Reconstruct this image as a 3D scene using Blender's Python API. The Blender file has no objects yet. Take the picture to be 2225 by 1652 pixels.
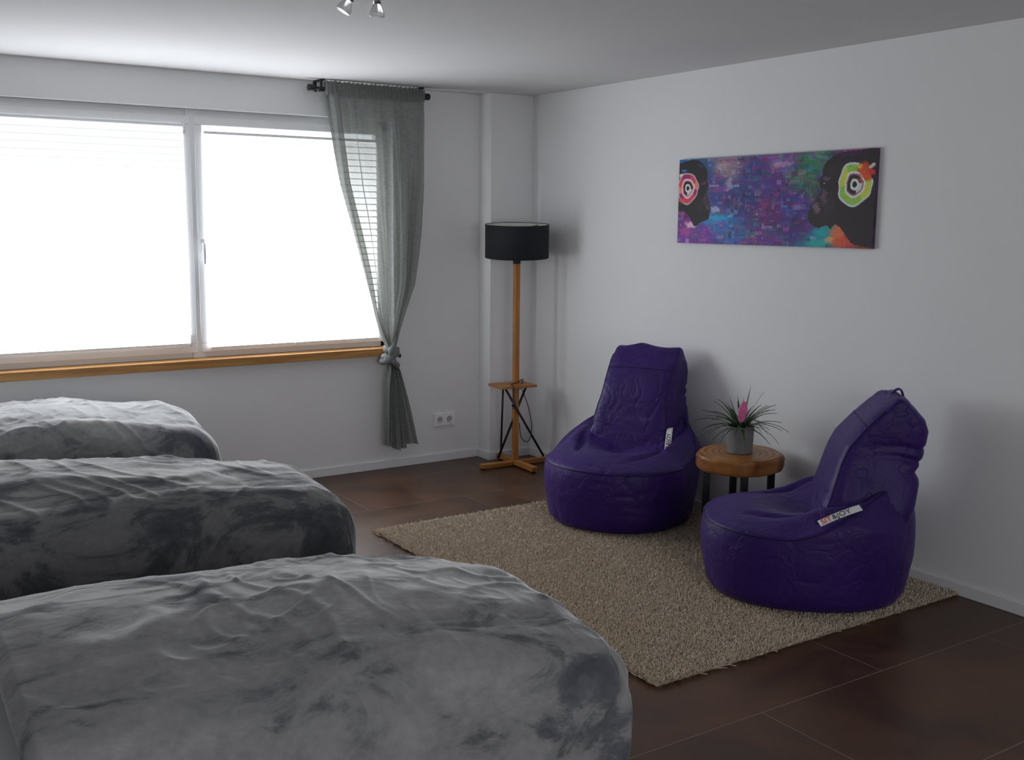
import bpy, bmesh, math, random
import numpy as np
from mathutils import Vector, Matrix, noise
random.seed(7); np.random.seed(7)
SC=bpy.context.scene
COL=SC.collection
# ------------------------------------------------------------------ helpers
def new_mat(name):
    m=bpy.data.materials.new(name);m.use_nodes=True
    nt=m.node_tree;b=nt.nodes["Principled BSDF"]
    return m,nt,b
def N(nt,t,**k):
    n=nt.nodes.new(t)
    for a,v in k.items():
        if a in n.inputs: n.inputs[a].default_value=v
        else: setattr(n,a,v)
    return n
def setin(n,**k):
    for a,v in k.items(): n.inputs[a.replace('_',' ')].default_value=v
def ramp(nt,src,stops):
    r=nt.nodes.new("ShaderNodeValToRGB")
    el=r.color_ramp.elements
    while len(el)<len(stops): el.new(.5)
    for e,(p,c) in zip(el,stops):
        e.position=p;e.color=(c[0],c[1],c[2],1) if not isinstance(c,(int,float)) else (c,c,c,1)
    nt.links.new(src,r.inputs[0]);return r
def simple(name,col,rough=.6,metal=0,var=.06,scale=8,bump=0,bscale=60,sheen=0,spec=.5,coat=0,detail=4,bdist=.01):
    m,nt,b=new_mat(name)
    tc=N(nt,"ShaderNodeTexCoord")
    n=N(nt,"ShaderNodeTexNoise");n.inputs["Scale"].default_value=scale;n.inputs["Detail"].default_value=detail
    nt.links.new(tc.outputs["Object"],n.inputs["Vector"])
    lo=tuple(c*(1-var) for c in col);hi=tuple(min(1,c*(1+var)) for c in col)
    r=ramp(nt,n.outputs["Fac"],[(.3,lo),(.7,hi)])
    nt.links.new(r.outputs[0],b.inputs["Base Color"])
    setin(b,Roughness=rough,Metallic=metal)
    b.inputs["Specular IOR Level"].default_value=spec
    b.inputs["Sheen Weight"].default_value=sheen
    b.inputs["Coat Weight"].default_value=coat
    if bump:
        n2=N(nt,"ShaderNodeTexNoise");n2.inputs["Scale"].default_value=bscale;n2.inputs["Detail"].default_value=3
        nt.links.new(tc.outputs["Object"],n2.inputs["Vector"])
        bp=N(nt,"ShaderNodeBump");bp.inputs["Strength"].default_value=bump;bp.inputs["Distance"].default_value=bdist
        nt.links.new(n2.outputs["Fac"],bp.inputs["Height"]);nt.links.new(bp.outputs[0],b.inputs["Normal"])
    return m
class G:
    def __init__(s): s.v=[];s.f=[];s.sm=[]
    def add(s,vs,fs,smooth=True):
        o=len(s.v);s.v+=[tuple(v) for v in vs];s.f+=[tuple(i+o for i in f) for f in fs];s.sm+=[smooth]*len(fs)
    def box(s,c,d,M=None):
        x,y,z=[k/2 for k in d]
        vs=[Vector((sx*x,sy*y,sz*z)) for sx in(-1,1) for sy in(-1,1) for sz in(-1,1)]
        if M is not None: vs=[M@v for v in vs]
        vs=[v+Vector(c) for v in vs]
        s.add(vs,[(0,1,3,2),(4,6,7,5),(0,4,5,1),(2,3,7,6),(0,2,6,4),(1,5,7,3)],False);return s
    def bx(s,a,b):
        c=[(a[i]+b[i])/2 for i in range(3)];d=[abs(b[i]-a[i]) for i in range(3)];return s.box(c,d)
    def tube(s,pts,rad,seg=12,cap=True):
        pts=[Vector(p) for p in pts];n=len(pts)
        if not hasattr(rad,'__len__'): rad=[rad]*n
        vs=[];ref=None
        for i,p in enumerate(pts):
            t=(pts[min(i+1,n-1)]-pts[max(i-1,0)]).normalized()
            if ref is None:
                ref=t.orthogonal().normalized()
            else:
                ref=(ref-t*ref.dot(t)).normalized()
            b=t.cross(ref)
            for k in range(seg):
                a=2*math.pi*k/seg;vs.append(p+(ref*math.cos(a)+b*math.sin(a))*rad[i])
        fs=[(i*seg+k,i*seg+(k+1)%seg,(i+1)*seg+(k+1)%seg,(i+1)*seg+k) for i in range(n-1) for k in range(seg)]
        s.add(vs,fs)
        if cap:
            o=len(s.v)-n*seg
            s.f+=[tuple(o+k for k in range(seg))[::-1],tuple(o+(n-1)*seg+k for k in range(seg))];s.sm+=[False,False]
        return s
    def lathe(s,prof,c=(0,0,0),seg=48,M=None):
        vs=[]
        for r,z in prof:
            for k in range(seg):
                a=2*math.pi*k/seg;v=Vector((r*math.cos(a),r*math.sin(a),z))
                if M is not None:v=M@v
                vs.append(v+Vector(c))
        n=len(prof)
        s.add(vs,[(i*seg+k,i*seg+(k+1)%seg,(i+1)*seg+(k+1)%seg,(i+1)*seg+k) for i in range(n-1) for k in range(seg)])
        return s
    def grid(s,P,nu,nv,closed=False):
        fs=[]
        for i in range(nu-1):
            for j in range(nv if closed else nv-1):
                fs.append((i*nv+j,i*nv+(j+1)%nv,(i+1)*nv+(j+1)%nv,(i+1)*nv+j))
        s.add(P,fs);return s
    def obj(s,name,mat,parent=None,bevel=0,kind=None,recalc=True,seg=2):
        me=bpy.data.meshes.new(name);me.from_pydata(s.v,[],s.f);me.update()
        me.polygons.foreach_set("use_smooth",s.sm)
        if recalc:
            bm=bmesh.new();bm.from_mesh(me);bmesh.ops.recalc_face_normals(bm,faces=bm.faces);bm.to_mesh(me);bm.free()
        ob=bpy.data.objects.new(name,me);COL.objects.link(ob)
        if mat is not None: me.materials.append(mat)
        if parent: ob.parent=parent
        if bevel:
            md=ob.modifiers.new("bevel","BEVEL");md.width=bevel;md.segments=seg;md.limit_method='ANGLE'
        if kind: ob["kind"]=kind
        return ob
def empty(name,loc,rotz=0,label=None,cat=None,group=None):
    e=bpy.data.objects.new(name,None);e.location=loc;e.rotation_euler=(0,0,rotz);e.empty_display_size=.1
    COL.objects.link(e)
    tag(e,label,cat,group);return e
def tag(e,label=None,cat=None,group=None):
    if label:e["label"]=label
    if cat:e["category"]=cat
    if group:e["group"]=group
def displace(ob,fn):
    me=ob.data
    nrm=[v.normal.copy() for v in me.vertices]
    for v,n in zip(me.vertices,nrm): v.co=v.co+n*fn(v.co)
    me.update()
def sm(a,b,x):
    t=max(0,min(1,(x-a)/(b-a)));return t*t*(3-2*t)
def interp(x,xs,ys): return float(np.interp(x,xs,ys))
def smooth_pts(p,n=8):
    p=[Vector(q) for q in p];out=[]
    for i in range(len(p)-1):
        p0,p1,p2,p3=p[max(i-1,0)],p[i],p[i+1],p[min(i+2,len(p)-1)]
        for k in range(n):
            t=k/n;out.append(.5*((2*p1)+(-p0+p2)*t+(2*p0-5*p1+4*p2-p3)*t*t+(-p0+3*p1-3*p2+p3)*t**3))
    out.append(p[-1]);return out
# ------------------------------------------------------------------ materials
M_wall=simple("white_wall_paint",(.855,.86,.87),.9,var=.012,scale=1.5,bump=.03,bscale=180,spec=.2)
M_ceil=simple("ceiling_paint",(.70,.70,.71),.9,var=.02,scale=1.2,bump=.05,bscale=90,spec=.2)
M_trim=simple("white_trim_paint",(.85,.85,.86),.4,var=.01)
M_frame=simple("white_window_plastic",(.90,.91,.92),.35,var=.01)
M_black=simple("black_metal",(.012,.013,.015),.45,var=.2)
M_shade=simple("black_lamp_fabric",(.010,.013,.018),.85,var=.2,scale=200,bump=.1,bscale=400)
M_shadein=simple("white_shade_lining",(.78,.78,.75),.8,var=.02)
M_pot=simple("grey_concrete_pot",(.235,.235,.25),.85,var=.12,scale=20,bump=.1,spec=.2)
M_soil=simple("dark_soil",(.03,.022,.015),.95,var=.4,scale=60,bump=.6)
M_leaf=simple("dark_green_leaf",(.042,.095,.040),.5,var=.35,scale=12)
M_pink=simple("pink_bract",(.85,.20,.45),.5,var=.2,scale=40)
M_sheet=simple("white_cotton",(.78,.80,.82),.85,var=.02,sheen=.2,bump=.15,bscale=25)
M_bedbase=simple("dark_bed_base",(.05,.05,.055),.7,var=.1)
M_socket=simple("white_socket_plastic",(.93,.93,.92),.3,var=.01)
M_socket2=simple("socket_grey",(.50,.50,.50),.5)
M_dark=simple("dark_hole",(.02,.02,.02),.6)
M_tagm=simple("white_satin_tag",(.80,.80,.80),.5,var=.03)
M_red=simple("red_print",(.75,.05,.03),.6)
M_ink=simple("dark_print",(.08,.08,.09),.6)
M_chrome=simple("chrome",(.75,.75,.76),.18,metal=1,var=.03)
def wood(name,c1,c2,c3,axis='X',sc=6,rough=.45,stretch=10):
    m,nt,b=new_mat(name);tc=N(nt,"ShaderNodeTexCoord");mp=N(nt,"ShaderNodeMapping")
    s=[sc*stretch/3]*3;s['XYZ'.index(axis)]=sc/ stretch*2
    mp.inputs["Scale"].default_value=s
    nt.links.new(tc.outputs["Object"],mp.inputs[0])
    n=N(nt,"ShaderNodeTexNoise");n.inputs["Scale"].default_value=2;n.inputs["Detail"].default_value=6;n.inputs["Distortion"].default_value=.6
    nt.links.new(mp.outputs[0],n.inputs["Vector"])
    r=ramp(nt,n.outputs["Fac"],[(.3,c1),(.52,c2),(.72,c3)])
    nt.links.new(r.outputs[0],b.inputs["Base Color"]);b.inputs["Roughness"].default_value=rough
    bp=N(nt,"ShaderNodeBump");bp.inputs["Strength"].default_value=.15;bp.inputs["Distance"].default_value=.004
    nt.links.new(n.outputs["Fac"],bp.inputs["Height"]);nt.links.new(bp.outputs[0],b.inputs["Normal"])
    return m
M_sill=wood("oiled_oak_sill",(.34,.15,.035),(.52,.26,.075),(.62,.34,.12),'X',5)
M_pole=wood("orange_wood_pole",(.34,.125,.022),(.48,.19,.038),(.56,.25,.055),'Z',8)
M_foot=wood("orange_wood_foot",(.30,.11,.02),(.44,.18,.035),(.52,.23,.05),'X',8)
M_footy=wood("orange_wood_foot_cross",(.30,.11,.02),(.44,.18,.035),(.52,.23,.05),'Y',8)
M_bark=wood("brown_bark_edge",(.15,.045,.010),(.32,.12,.026),(.46,.20,.05),'Z',3.5,stretch=3.5)
def slab_mat():
    m,nt,b=new_mat("tree_slice_wood");tc=N(nt,"ShaderNodeTexCoord")
    w=N(nt,"ShaderNodeTexWave");w.wave_type='RINGS';w.rings_direction='Z';w.inputs["Scale"].default_value=9;w.inputs["Distortion"].default_value=3.0;w.inputs["Detail"].default_value=4;w.inputs["Detail Scale"].default_value=1.5
    nt.links.new(tc.outputs["Object"],w.inputs["Vector"])
    r=ramp(nt,w.outputs["Fac"],[(0,(.26,.10,.022)),(.5,(.40,.17,.04)),(1,(.50,.24,.07))])
    n=N(nt,"ShaderNodeTexNoise");n.inputs["Scale"].default_value=7;nt.links.new(tc.outputs["Object"],n.inputs["Vector"])
    r2=ramp(nt,n.outputs["Fac"],[(.35,.6),(.6,1.0)])
    mx=N(nt,"ShaderNodeMixRGB",blend_type='MULTIPLY');mx.inputs[0].default_value=1
    nt.links.new(r.outputs[0],mx.inputs[1]);nt.links.new(r2.outputs[0],mx.inputs[2])
    nt.links.new(mx.outputs[0],b.inputs["Base Color"]);b.inputs["Roughness"].default_value=.35
    return m
M_slab=slab_mat()
def floor_mat():
    m,nt,b=new_mat("dark_brown_stone_tile");tc=N(nt,"ShaderNodeTexCoord");mp=N(nt,"ShaderNodeMapping")
    mp.inputs["Location"].default_value=(.99+.64+12.8,3.93+.606*20,0)
    nt.links.new(tc.outputs["Object"],mp.inputs[0])
    br=N(nt,"ShaderNodeTexBrick");br.offset=.5;br.offset_frequency=2;br.squash=1
    for k,v in {"Scale":1,"Mortar Size":.0028,"Mortar Smooth":.3,"Bias":0,"Brick Width":1.28,"Row Height":.606}.items(): br.inputs[k].default_value=v
    br.inputs["Color1"].default_value=(.88,.88,.88,1);br.inputs["Color2"].default_value=(1.18,1.14,1.1,1);br.inputs["Mortar"].default_value=(0,0,0,1)
    nt.links.new(mp.outputs[0],br.inputs["Vector"])
    n=N(nt,"ShaderNodeTexNoise");n.inputs["Scale"].default_value=2.0;n.inputs["Detail"].default_value=8;n.inputs["Roughness"].default_value=.62;n.inputs["Distortion"].default_value=.7
    nt.links.new(tc.outputs["Object"],n.inputs["Vector"])
    r=ramp(nt,n.outputs["Fac"],[(.34,(.050,.024,.013)),(.52,(.085,.040,.021)),(.70,(.125,.060,.031))])
    mx=N(nt,"ShaderNodeMixRGB",blend_type='MULTIPLY');mx.inputs[0].default_value=1
    nt.links.new(r.outputs[0],mx.inputs[1]);nt.links.new(br.outputs["Color"],mx.inputs[2])
    mg=N(nt,"ShaderNodeMixRGB");mg.inputs[2].default_value=(.18,.13,.10,1)
    nt.links.new(br.outputs["Fac"],mg.inputs[0]);nt.links.new(mx.outputs[0],mg.inputs[1])
    nt.links.new(mg.outputs[0],b.inputs["Base Color"])
    r3=ramp(nt,n.outputs["Fac"],[(.3,.32),(.7,.46)]);nt.links.new(r3.outputs[0],b.inputs["Roughness"])
    b.inputs["Specular IOR Level"].default_value=.42
    bp=N(nt,"ShaderNodeBump");bp.inputs["Strength"].default_value=.3;bp.inputs["Distance"].default_value=.002;bp.invert=True
    nt.links.new(br.outputs["Fac"],bp.inputs["Height"]);nt.links.new(bp.outputs[0],b.inputs["Normal"])
    return m
M_floor=floor_mat()
BL=7.2
def blind_mat():
    m,nt,b=new_mat("emissive_pleated_blind");tc=N(nt,"ShaderNodeTexCoord");sx=N(nt,"ShaderNodeSeparateXYZ")
    nt.links.new(tc.outputs["Object"],sx.inputs[0])
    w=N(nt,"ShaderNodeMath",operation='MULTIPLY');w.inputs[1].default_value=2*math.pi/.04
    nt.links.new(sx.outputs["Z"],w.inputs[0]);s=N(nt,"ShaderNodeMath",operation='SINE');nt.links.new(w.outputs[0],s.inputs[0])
    up=N(nt,"ShaderNodeMapRange");up.inputs[1].default_value=.50;up.inputs[2].default_value=1.27;up.inputs[3].default_value=BL;up.inputs[4].default_value=BL*.26  # emission drops towards the top to soften the glow on the ceiling
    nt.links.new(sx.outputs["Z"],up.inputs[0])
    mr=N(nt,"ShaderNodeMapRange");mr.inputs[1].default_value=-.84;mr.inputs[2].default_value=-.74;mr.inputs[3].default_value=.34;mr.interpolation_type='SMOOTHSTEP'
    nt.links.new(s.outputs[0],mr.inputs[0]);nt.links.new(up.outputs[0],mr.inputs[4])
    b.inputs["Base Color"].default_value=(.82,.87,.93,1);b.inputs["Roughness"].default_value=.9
    b.inputs["Emission Color"].default_value=(.955,.98,1.0,1);nt.links.new(mr.outputs[0],b.inputs["Emission Strength"])  # daylight through the fabric is put in as its own emission
    return m
M_blind=blind_mat()
def curtain_mat():
    m,nt,b=new_mat("sheer_grey_green_voile");tc=N(nt,"ShaderNodeTexCoord")
    w=N(nt,"ShaderNodeTexNoise");w.inputs["Scale"].default_value=60;mp=N(nt,"ShaderNodeMapping");mp.inputs["Scale"].default_value=(.5,.5,4)
    nt.links.new(tc.outputs["Object"],mp.inputs[0]);nt.links.new(mp.outputs[0],w.inputs["Vector"])
    r=ramp(nt,w.outputs["Fac"],[(.35,(.30,.322,.315)),(.65,(.41,.43,.42))])
    nt.links.new(r.outputs[0],b.inputs["Base Color"]);b.inputs["Roughness"].default_value=.9
    tl=N(nt,"ShaderNodeBsdfTranslucent");tl.inputs[0].default_value=(.205,.21,.185,1)
    m1=N(nt,"ShaderNodeMixShader");m1.inputs[0].default_value=.33
    nt.links.new(b.outputs[0],m1.inputs[1]);nt.links.new(tl.outputs[0],m1.inputs[2])
    tr=N(nt,"ShaderNodeBsdfTransparent");tr.inputs[0].default_value=(.87,.88,.86,1)
    m2=N(nt,"ShaderNodeMixShader");m2.inputs[0].default_value=.18
    nt.links.new(m1.outputs[0],m2.inputs[1]);nt.links.new(tr.outputs[0],m2.inputs[2])
    nt.links.new(m2.outputs[0],nt.nodes["Material Output"].inputs[0]);return m
M_curt=curtain_mat()
def blanket_mat(k=1.0,dk=0.0):
    m,nt,b=new_mat("grey_plush_blanket");tc=N(nt,"ShaderNodeTexCoord")
    mp=N(nt,"ShaderNodeMapping");mp.inputs["Rotation"].default_value=(0,0,1.0);mp.inputs["Scale"].default_value=(2.2,6.0,3.0);mp.inputs["Location"].default_value=(k*3,dk*20,0)
    nt.links.new(tc.outputs["Object"],mp.inputs[0])
    n=N(nt,"ShaderNodeTexNoise");n.inputs["Scale"].default_value=1.6;n.inputs["Detail"].default_value=9;n.inputs["Roughness"].default_value=.68;n.inputs["Distortion"].default_value=.6
    nt.links.new(mp.outputs[0],n.inputs["Vector"])
    n5=N(nt,"ShaderNodeTexNoise");n5.inputs["Scale"].default_value=1.6;n5.inputs["Detail"].default_value=2;nt.links.new(tc.outputs["Object"],n5.inputs["Vector"])
    ad=N(nt,"ShaderNodeMath",operation='MULTIPLY_ADD');ad.inputs[1].default_value=.45;nt.links.new(n5.outputs["Fac"],ad.inputs[0]);nt.links.new(n.outputs["Fac"],ad.inputs[2])
    a=.28*k;c=.36*k
    r=ramp(nt,ad.outputs[0],[(.50+dk,(a*.30,a*.32,a*.38)),(.62+dk,(a*.48,a*.50,a*.56)),(.685+dk,(a*.86,a*.87,a*.90)),(.78+dk,(a,a,a*1.02)),(.95,(c,c,c*1.02))])
    n3=N(nt,"ShaderNodeTexNoise");n3.inputs["Scale"].default_value=45;n3.inputs["Detail"].default_value=3
    nt.links.new(tc.outputs["Object"],n3.inputs["Vector"])
    r3=ramp(nt,n3.outputs["Fac"],[(.3,.84),(.7,1.0)])
    mx=N(nt,"ShaderNodeMixRGB",blend_type='MULTIPLY');mx.inputs[0].default_value=1
    nt.links.new(r.outputs[0],mx.inputs[1]);nt.links.new(r3.outputs[0],mx.inputs[2])
    nt.links.new(mx.outputs[0],b.inputs["Base Color"]);setin(b,Roughness=.85)
    b.inputs["Sheen Roughness"].default_value=.35;b.inputs["Specular IOR Level"].default_value=.1
    nt.links.new(ramp(nt,ad.outputs[0],[(.58+dk,.3),(.72+dk,.9)]).outputs[0],b.inputs["Sheen Weight"])
    n2=N(nt,"ShaderNodeTexNoise");n2.inputs["Scale"].default_value=10;n2.inputs["Detail"].default_value=6;n2.inputs["Distortion"].default_value=.8;nt.links.new(tc.outputs["Object"],n2.inputs["Vector"])
    bp=N(nt,"ShaderNodeBump");bp.inputs["Strength"].default_value=.34;bp.inputs["Distance"].default_value=.012
    nt.links.new(n2.outputs["Fac"],bp.inputs["Height"]);nt.links.new(bp.outputs[0],b.inputs["Normal"])
    return m
def nylon():
    m,nt,b=new_mat("purple_nylon");tc=N(nt,"ShaderNodeTexCoord")
    n=N(nt,"ShaderNodeTexNoise");n.inputs["Scale"].default_value=5;nt.links.new(tc.outputs["Object"],n.inputs["Vector"])
    r=ramp(nt,n.outputs["Fac"],[(.3,(.027,.0065,.108)),(.7,(.036,.009,.142))])
    nt.links.new(r.outputs[0],b.inputs["Base Color"]);b.inputs["Roughness"].default_value=.50
    b.inputs["Specular IOR Level"].default_value=.30;b.inputs["Sheen Weight"].default_value=.10;b.inputs["Sheen Tint"].default_value=(.55,.45,1,1)
    n1=N(nt,"ShaderNodeTexNoise");n1.inputs["Scale"].default_value=7;n1.inputs["Detail"].default_value=5;n1.inputs["Distortion"].default_value=.9;nt.links.new(tc.outputs["Object"],n1.inputs["Vector"])
    # sharp valley creases
    s=N(nt,"ShaderNodeMath",operation='SUBTRACT');s.inputs[1].default_value=.5;nt.links.new(n1.outputs["Fac"],s.inputs[0])
    a=N(nt,"ShaderNodeMath",operation='ABSOLUTE');nt.links.new(s.outputs[0],a.inputs[0])
    rr=ramp(nt,a.outputs[0],[(0,0.0),(.02,.45),(.16,1.0)])
    n2=N(nt,"ShaderNodeTexNoise");n2.inputs["Scale"].default_value=24;n2.inputs["Detail"].default_value=4;nt.links.new(tc.outputs["Object"],n2.inputs["Vector"])
    ad=N(nt,"ShaderNodeMath",operation='MULTIPLY_ADD');ad.inputs[1].default_value=.8;nt.links.new(n2.outputs["Fac"],ad.inputs[0]);nt.links.new(rr.outputs[0],ad.inputs[2])
    bp=N(nt,"ShaderNodeBump");bp.inputs["Strength"].default_value=.33;bp.inputs["Distance"].default_value=.009
    nt.links.new(ad.outputs[0],bp.inputs["Height"]);nt.links.new(bp.outputs[0],b.inputs["Normal"])
    return m
M_purple=nylon()
M_purple2=simple("purple_piping",(.020,.005,.075),.55,var=.1,spec=.3)
M_rug=simple("beige_shag_pile",(.65,.55,.435),.95,var=.10,scale=60,sheen=.3,spec=.1,detail=3)
M_rugb=simple("rug_backing",(.50,.42,.32),.95,var=.1,scale=50,spec=.1)
# ------------------------------------------------------------------ room
H=2.5;XL=-6.3;YF=-8.2
def struct(o): o["kind"]="structure";return o
struct(G().bx((XL-.2,YF-.2,-.15),(.2,.25,0)).obj("floor",M_floor))
struct(G().bx((XL-.2,YF-.2,H),(.2,.25,H+.15)).obj("ceiling",M_ceil))
ox0,ox1,oz0,oz1=-3.75,-1.0,.80,2.29
g=G();g.bx((XL-.2,0,0),(ox0,.25,H));g.bx((ox1,0,0),(.2,.25,H));g.bx((ox0,0,0),(ox1,.25,oz0));g.bx((ox0,0,oz1),(ox1,.25,H))
struct(g.obj("wall_back",M_wall))
struct(G().bx((0,YF-.2,0),(.2,0,H)).obj("wall_right",M_wall))
struct(G().bx((XL-.2,YF-.2,0),(XL,0,H)).obj("wall_left",M_wall))
struct(G().bx((XL,YF-.2,0),(0,YF,H)).obj("wall_front",M_wall))
PX,PY=-.34,-.15
struct(G().bx((PX,PY,0),(0,0,H)).obj("wall_corner_pillar",M_wall,bevel=.002))
bh=.058;bt=.014
struct(G().bx((XL,-bt,0),(PX-bt,0,bh)).obj("baseboard_back",M_trim,bevel=.004))
g=G();g.bx((PX-bt,PY-bt,0),(PX,0,bh));g.bx((PX,PY-bt,0),(-bt,PY,bh));struct(g.obj("baseboard_pillar",M_trim,bevel=.003))
struct(G().bx((-bt,YF,0),(0,PY,bh)).obj("baseboard_right",M_trim,bevel=.004))
o=struct(G().bx((ox0-.05,-.045,.77),(-1.04,.10,.82)).obj("trim_1",M_sill,bevel=.004));o["label"]="orange-brown oiled wooden window sill board"
# window frame
fy0,fy1=.085,.16
gz0,gz1=.905,2.20
win=struct(G().bx((ox0,fy0,.82),(ox1,fy1,.875)).bx((ox0,fy0,2.225),(ox1,fy1,oz1)).bx((ox0,fy0,.82),(ox0+.06,fy1,oz1)).bx((ox1-.06,fy0,.82),(ox1,fy1,oz1)).bx((-2.32,.074,.82),(-2.25,fy1,oz1)).obj("window_1",M_frame,bevel=.003))
def sash(x0,x1):
    w=.045;g=G();y0,y1=.066,.13
    g.bx((x0,y0,.852),(x1,y1,gz0));g.bx((x0,y0,gz1),(x1,y1,2.25));g.bx((x0,y0,gz0),(x0+w,y1,gz1));g.bx((x1-w,y0,gz0),(x1,y1,gz1))
    return g
s1=sash(ox0+.045,-2.295).obj("window_sash",M_frame,win,bevel=.005);s1["kind"]="structure"
s2=sash(-2.27,ox1-.045).obj("window_sash",M_frame,win,bevel=.005);s2["kind"]="structure"
gm,nt,b=new_mat("window_glass");setin(b,Roughness=.02);b.inputs["Transmission Weight"].default_value=1;b.inputs["Base Color"].default_value=(.95,.98,1,1)
gl=G().bx((ox0+.08,.105,gz0),(-2.34,.11,gz1)).bx((-2.225,.105,gz0),(ox1-.09,.11,gz1)).obj("window_glass",gm,win);gl["kind"]="structure"
g=G();g.box((-2.247,.060,1.50),(.028,.012,.07));g.tube([(-2.247,.056,1.505),(-2.247,.024,1.505)],.008);g.tube([(-2.247,.024,1.51),(-2.249,.020,1.45),(-2.247,.024,1.385)],[.010,.012,.009])
hd=g.obj("window_handle",M_frame,win,bevel=.002);hd["kind"]="structure";hd["label"]="white window handle turned downwards"
g=G()
for z in(2.18,.93): g.tube([(-2.335,.060,z-.035),(-2.335,.060,z+.035)],.009)
hg=g.obj("window_hinge",M_frame,win);hg["kind"]="structure"
# blinds
def blind(x0,x1,z0,z1,lab):
    e=empty("pleated_blind",((x0+x1)/2,.053,z0),label=lab,cat="window blind",group="pleated window blinds")
    hw=(x1-x0)/2;hh=z1-z0;g=G();P=[];n=int(hh/.02)
    for i in range(n+1):
        z=hh*i/n;y=.006*(1 if i%2 else -1)
        P+=[(-hw,y,z),(hw,y,z)]
    g.grid(P,n+1,2);g.sm=[False]*len(g.f)
    g.obj("blind_fabric",M_blind,e,recalc=False)
    G().bx((-hw,-.012,hh),(hw,.01,hh+.016)).obj("blind_top_rail",M_frame,e,bevel=.002)
    G().bx((-hw,-.012,-.014),(hw,.01,0)).obj("blind_bottom_rail",M_frame,e,bevel=.002)
    G().box((0,-.015,-.006),(.05,.008,.012)).obj("blind_pull",M_frame,e,bevel=.002)
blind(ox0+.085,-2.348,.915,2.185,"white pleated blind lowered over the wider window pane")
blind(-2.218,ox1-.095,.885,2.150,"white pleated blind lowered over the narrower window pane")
# ------------------------------------------------------------------ curtain
cur=empty("sheer_curtain",(-1.12,-.1,.16),label="sheer grey-green curtain tied in a low knot",cat="curtain")
zs=[.16,.30,.45,.60,.68,.74,.80,.86,.93,1.05,1.23,1.42,1.59,1.87,2.29,2.45,2.485]
xl=[-1.135,-1.13,-1.125,-1.12,-1.105,-1.10,-1.10,-1.125,-1.16,-1.20,-1.25,-1.30,-1.345,-1.42,-1.49,-1.515,-1.515]
xr=[-.88,-.91,-.945,-.985,-1.01,-1.045,-1.05,-1.03,-1.01,-.97,-.905,-.875,-.855,-.835,-.83,-.83,-.83]
am=[.024,.024,.024,.024,.022,.02,.02,.022,.026,.030,.032,.032,.030,.026,.020,.012,.012]
P=[];nz,nu=180,340
for i in range(nz):
    z=.16+(2.485-.16)*i/(nz-1)
    l,r,a=interp(z,zs,xl),interp(z,zs,xr),interp(z,zs,am)
    for j in range(nu):
        u=j/(nu-1)
        if u<.13: w=(.13-u)/.13*.13;yo=-.03*sm(0,.13,.13-u)
        else: w=(u-.13)/.87;yo=0
        nn=noise.noise(Vector((u*5,z*.8,3)));n2=noise.noise(Vector((u*13,z*1.3,11)))
        y=-.10+yo+a*math.sin(2*math.pi*(5.5*u+.7*nn)+.4*z)+.32*a*math.sin(2*math.pi*17*u+7*nn)*(1+1.4*n2)+.7*a*n2
        y+=.003*noise.noise(Vector((u*30,z*9,7)))
        if z>2.40:
            k=sm(2.40,2.43,z)
            y+=k*.007*math.sin(2*math.pi*34*u+1.5*noise.noise(Vector((u*20,z*14,0))))
        zz=z
        if z<.3: zz=z+(.3-z)*(.25*(u-.5)*-.4)+ (.02*math.sin(9*u) if z<.2 else .01*math.sin(9*u))
        x=l+(r-l)*w
        if z>2.46: zz+=.008*math.sin(2*math.pi*23*u)
        P.append((x+1.12,y+.1,zz-.16))
G().grid(P,nz,nu).obj("curtain_fabric",M_curt,cur,recalc=False)
P=[]
for i in range(14):
    z=2.405+.085*i/13
    for j in range(220):
        u=j/219
        y=-.122-.006*math.sin(2*math.pi*31*u+z*20)-.006*math.sin(math.pi*i/13)
        P.append((-1.518+.69*u+1.12,y+.1,z-.16+.006*math.sin(2*math.pi*23*u)*(1 if i>10 else 0)))
G().grid(P,14,220).obj("curtain_header",M_curt,cur,recalc=False)
g=G()
def torusish(c,rx,rz,ry,tilt,r,seed):
    pts=[];rad=[]
    for k in range(29):
        a=2*math.pi*k/28
        v=Vector((rx*math.cos(a),ry*math.sin(a),rz*math.cos(a)*tilt))
        pts.append(Vector(c)+v);rad.append(r*(1+.25*noise.noise(Vector((math.cos(a)*2,math.sin(a)*2,seed)))))
    g.tube(pts,rad,14,cap=False)
torusish((.035,0,.615),.045,.045,.035,.8,.024,1)
torusish((.04,0,.58),.042,.045,.036,-.7,.022,5)
torusish((.045,0,.645),.034,.03,.03,-.5,.02,9)
g.tube([(.03,-.03,.62),(.02,-.05,.66),(.045,-.05,.70),(.06,-.04,.76)],[.02,.022,.014,.004],12)
kn=g.obj("curtain_knot",M_curt,cur)
displace(kn,lambda c:.006*noise.noise(c*45))
rod=empty("curtain_rod",(-1.19,-.1,2.445),label="short black metal curtain rod with ceiling brackets",cat="curtain rod")
G().tube([(-.40,0,0),(.375,0,0)],.010,16).obj("rod",M_black,rod)
for x in(-.41,.385): G().tube([(x-.02,0,0),(x+.02,0,0)],.021,20).obj("finial",M_black,rod,bevel=.003)
for x in(-.345,.34):
    G().box((x,.03,.048),(.022,.13,.008)).box((x,0,.02),(.014,.012,.06)).box((x,.0,-.014),(.03,.03,.008)).box((x,.097,.02),(.022,.006,.06)).obj("rod_bracket",M_black,rod,bevel=.001)
hk=G().tube([(0,0,0),(0,-.05,0)],.006).tube([(0,-.05,-.012),(0,-.05,.012)],.008).tube([(0,-.002,0),(0,-.006,0)],.014).obj("curtain_hook",M_black);hk.location=(-.985,0,.765)
tag(hk,"small black tieback hook screwed to the wall","curtain hook")
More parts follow.
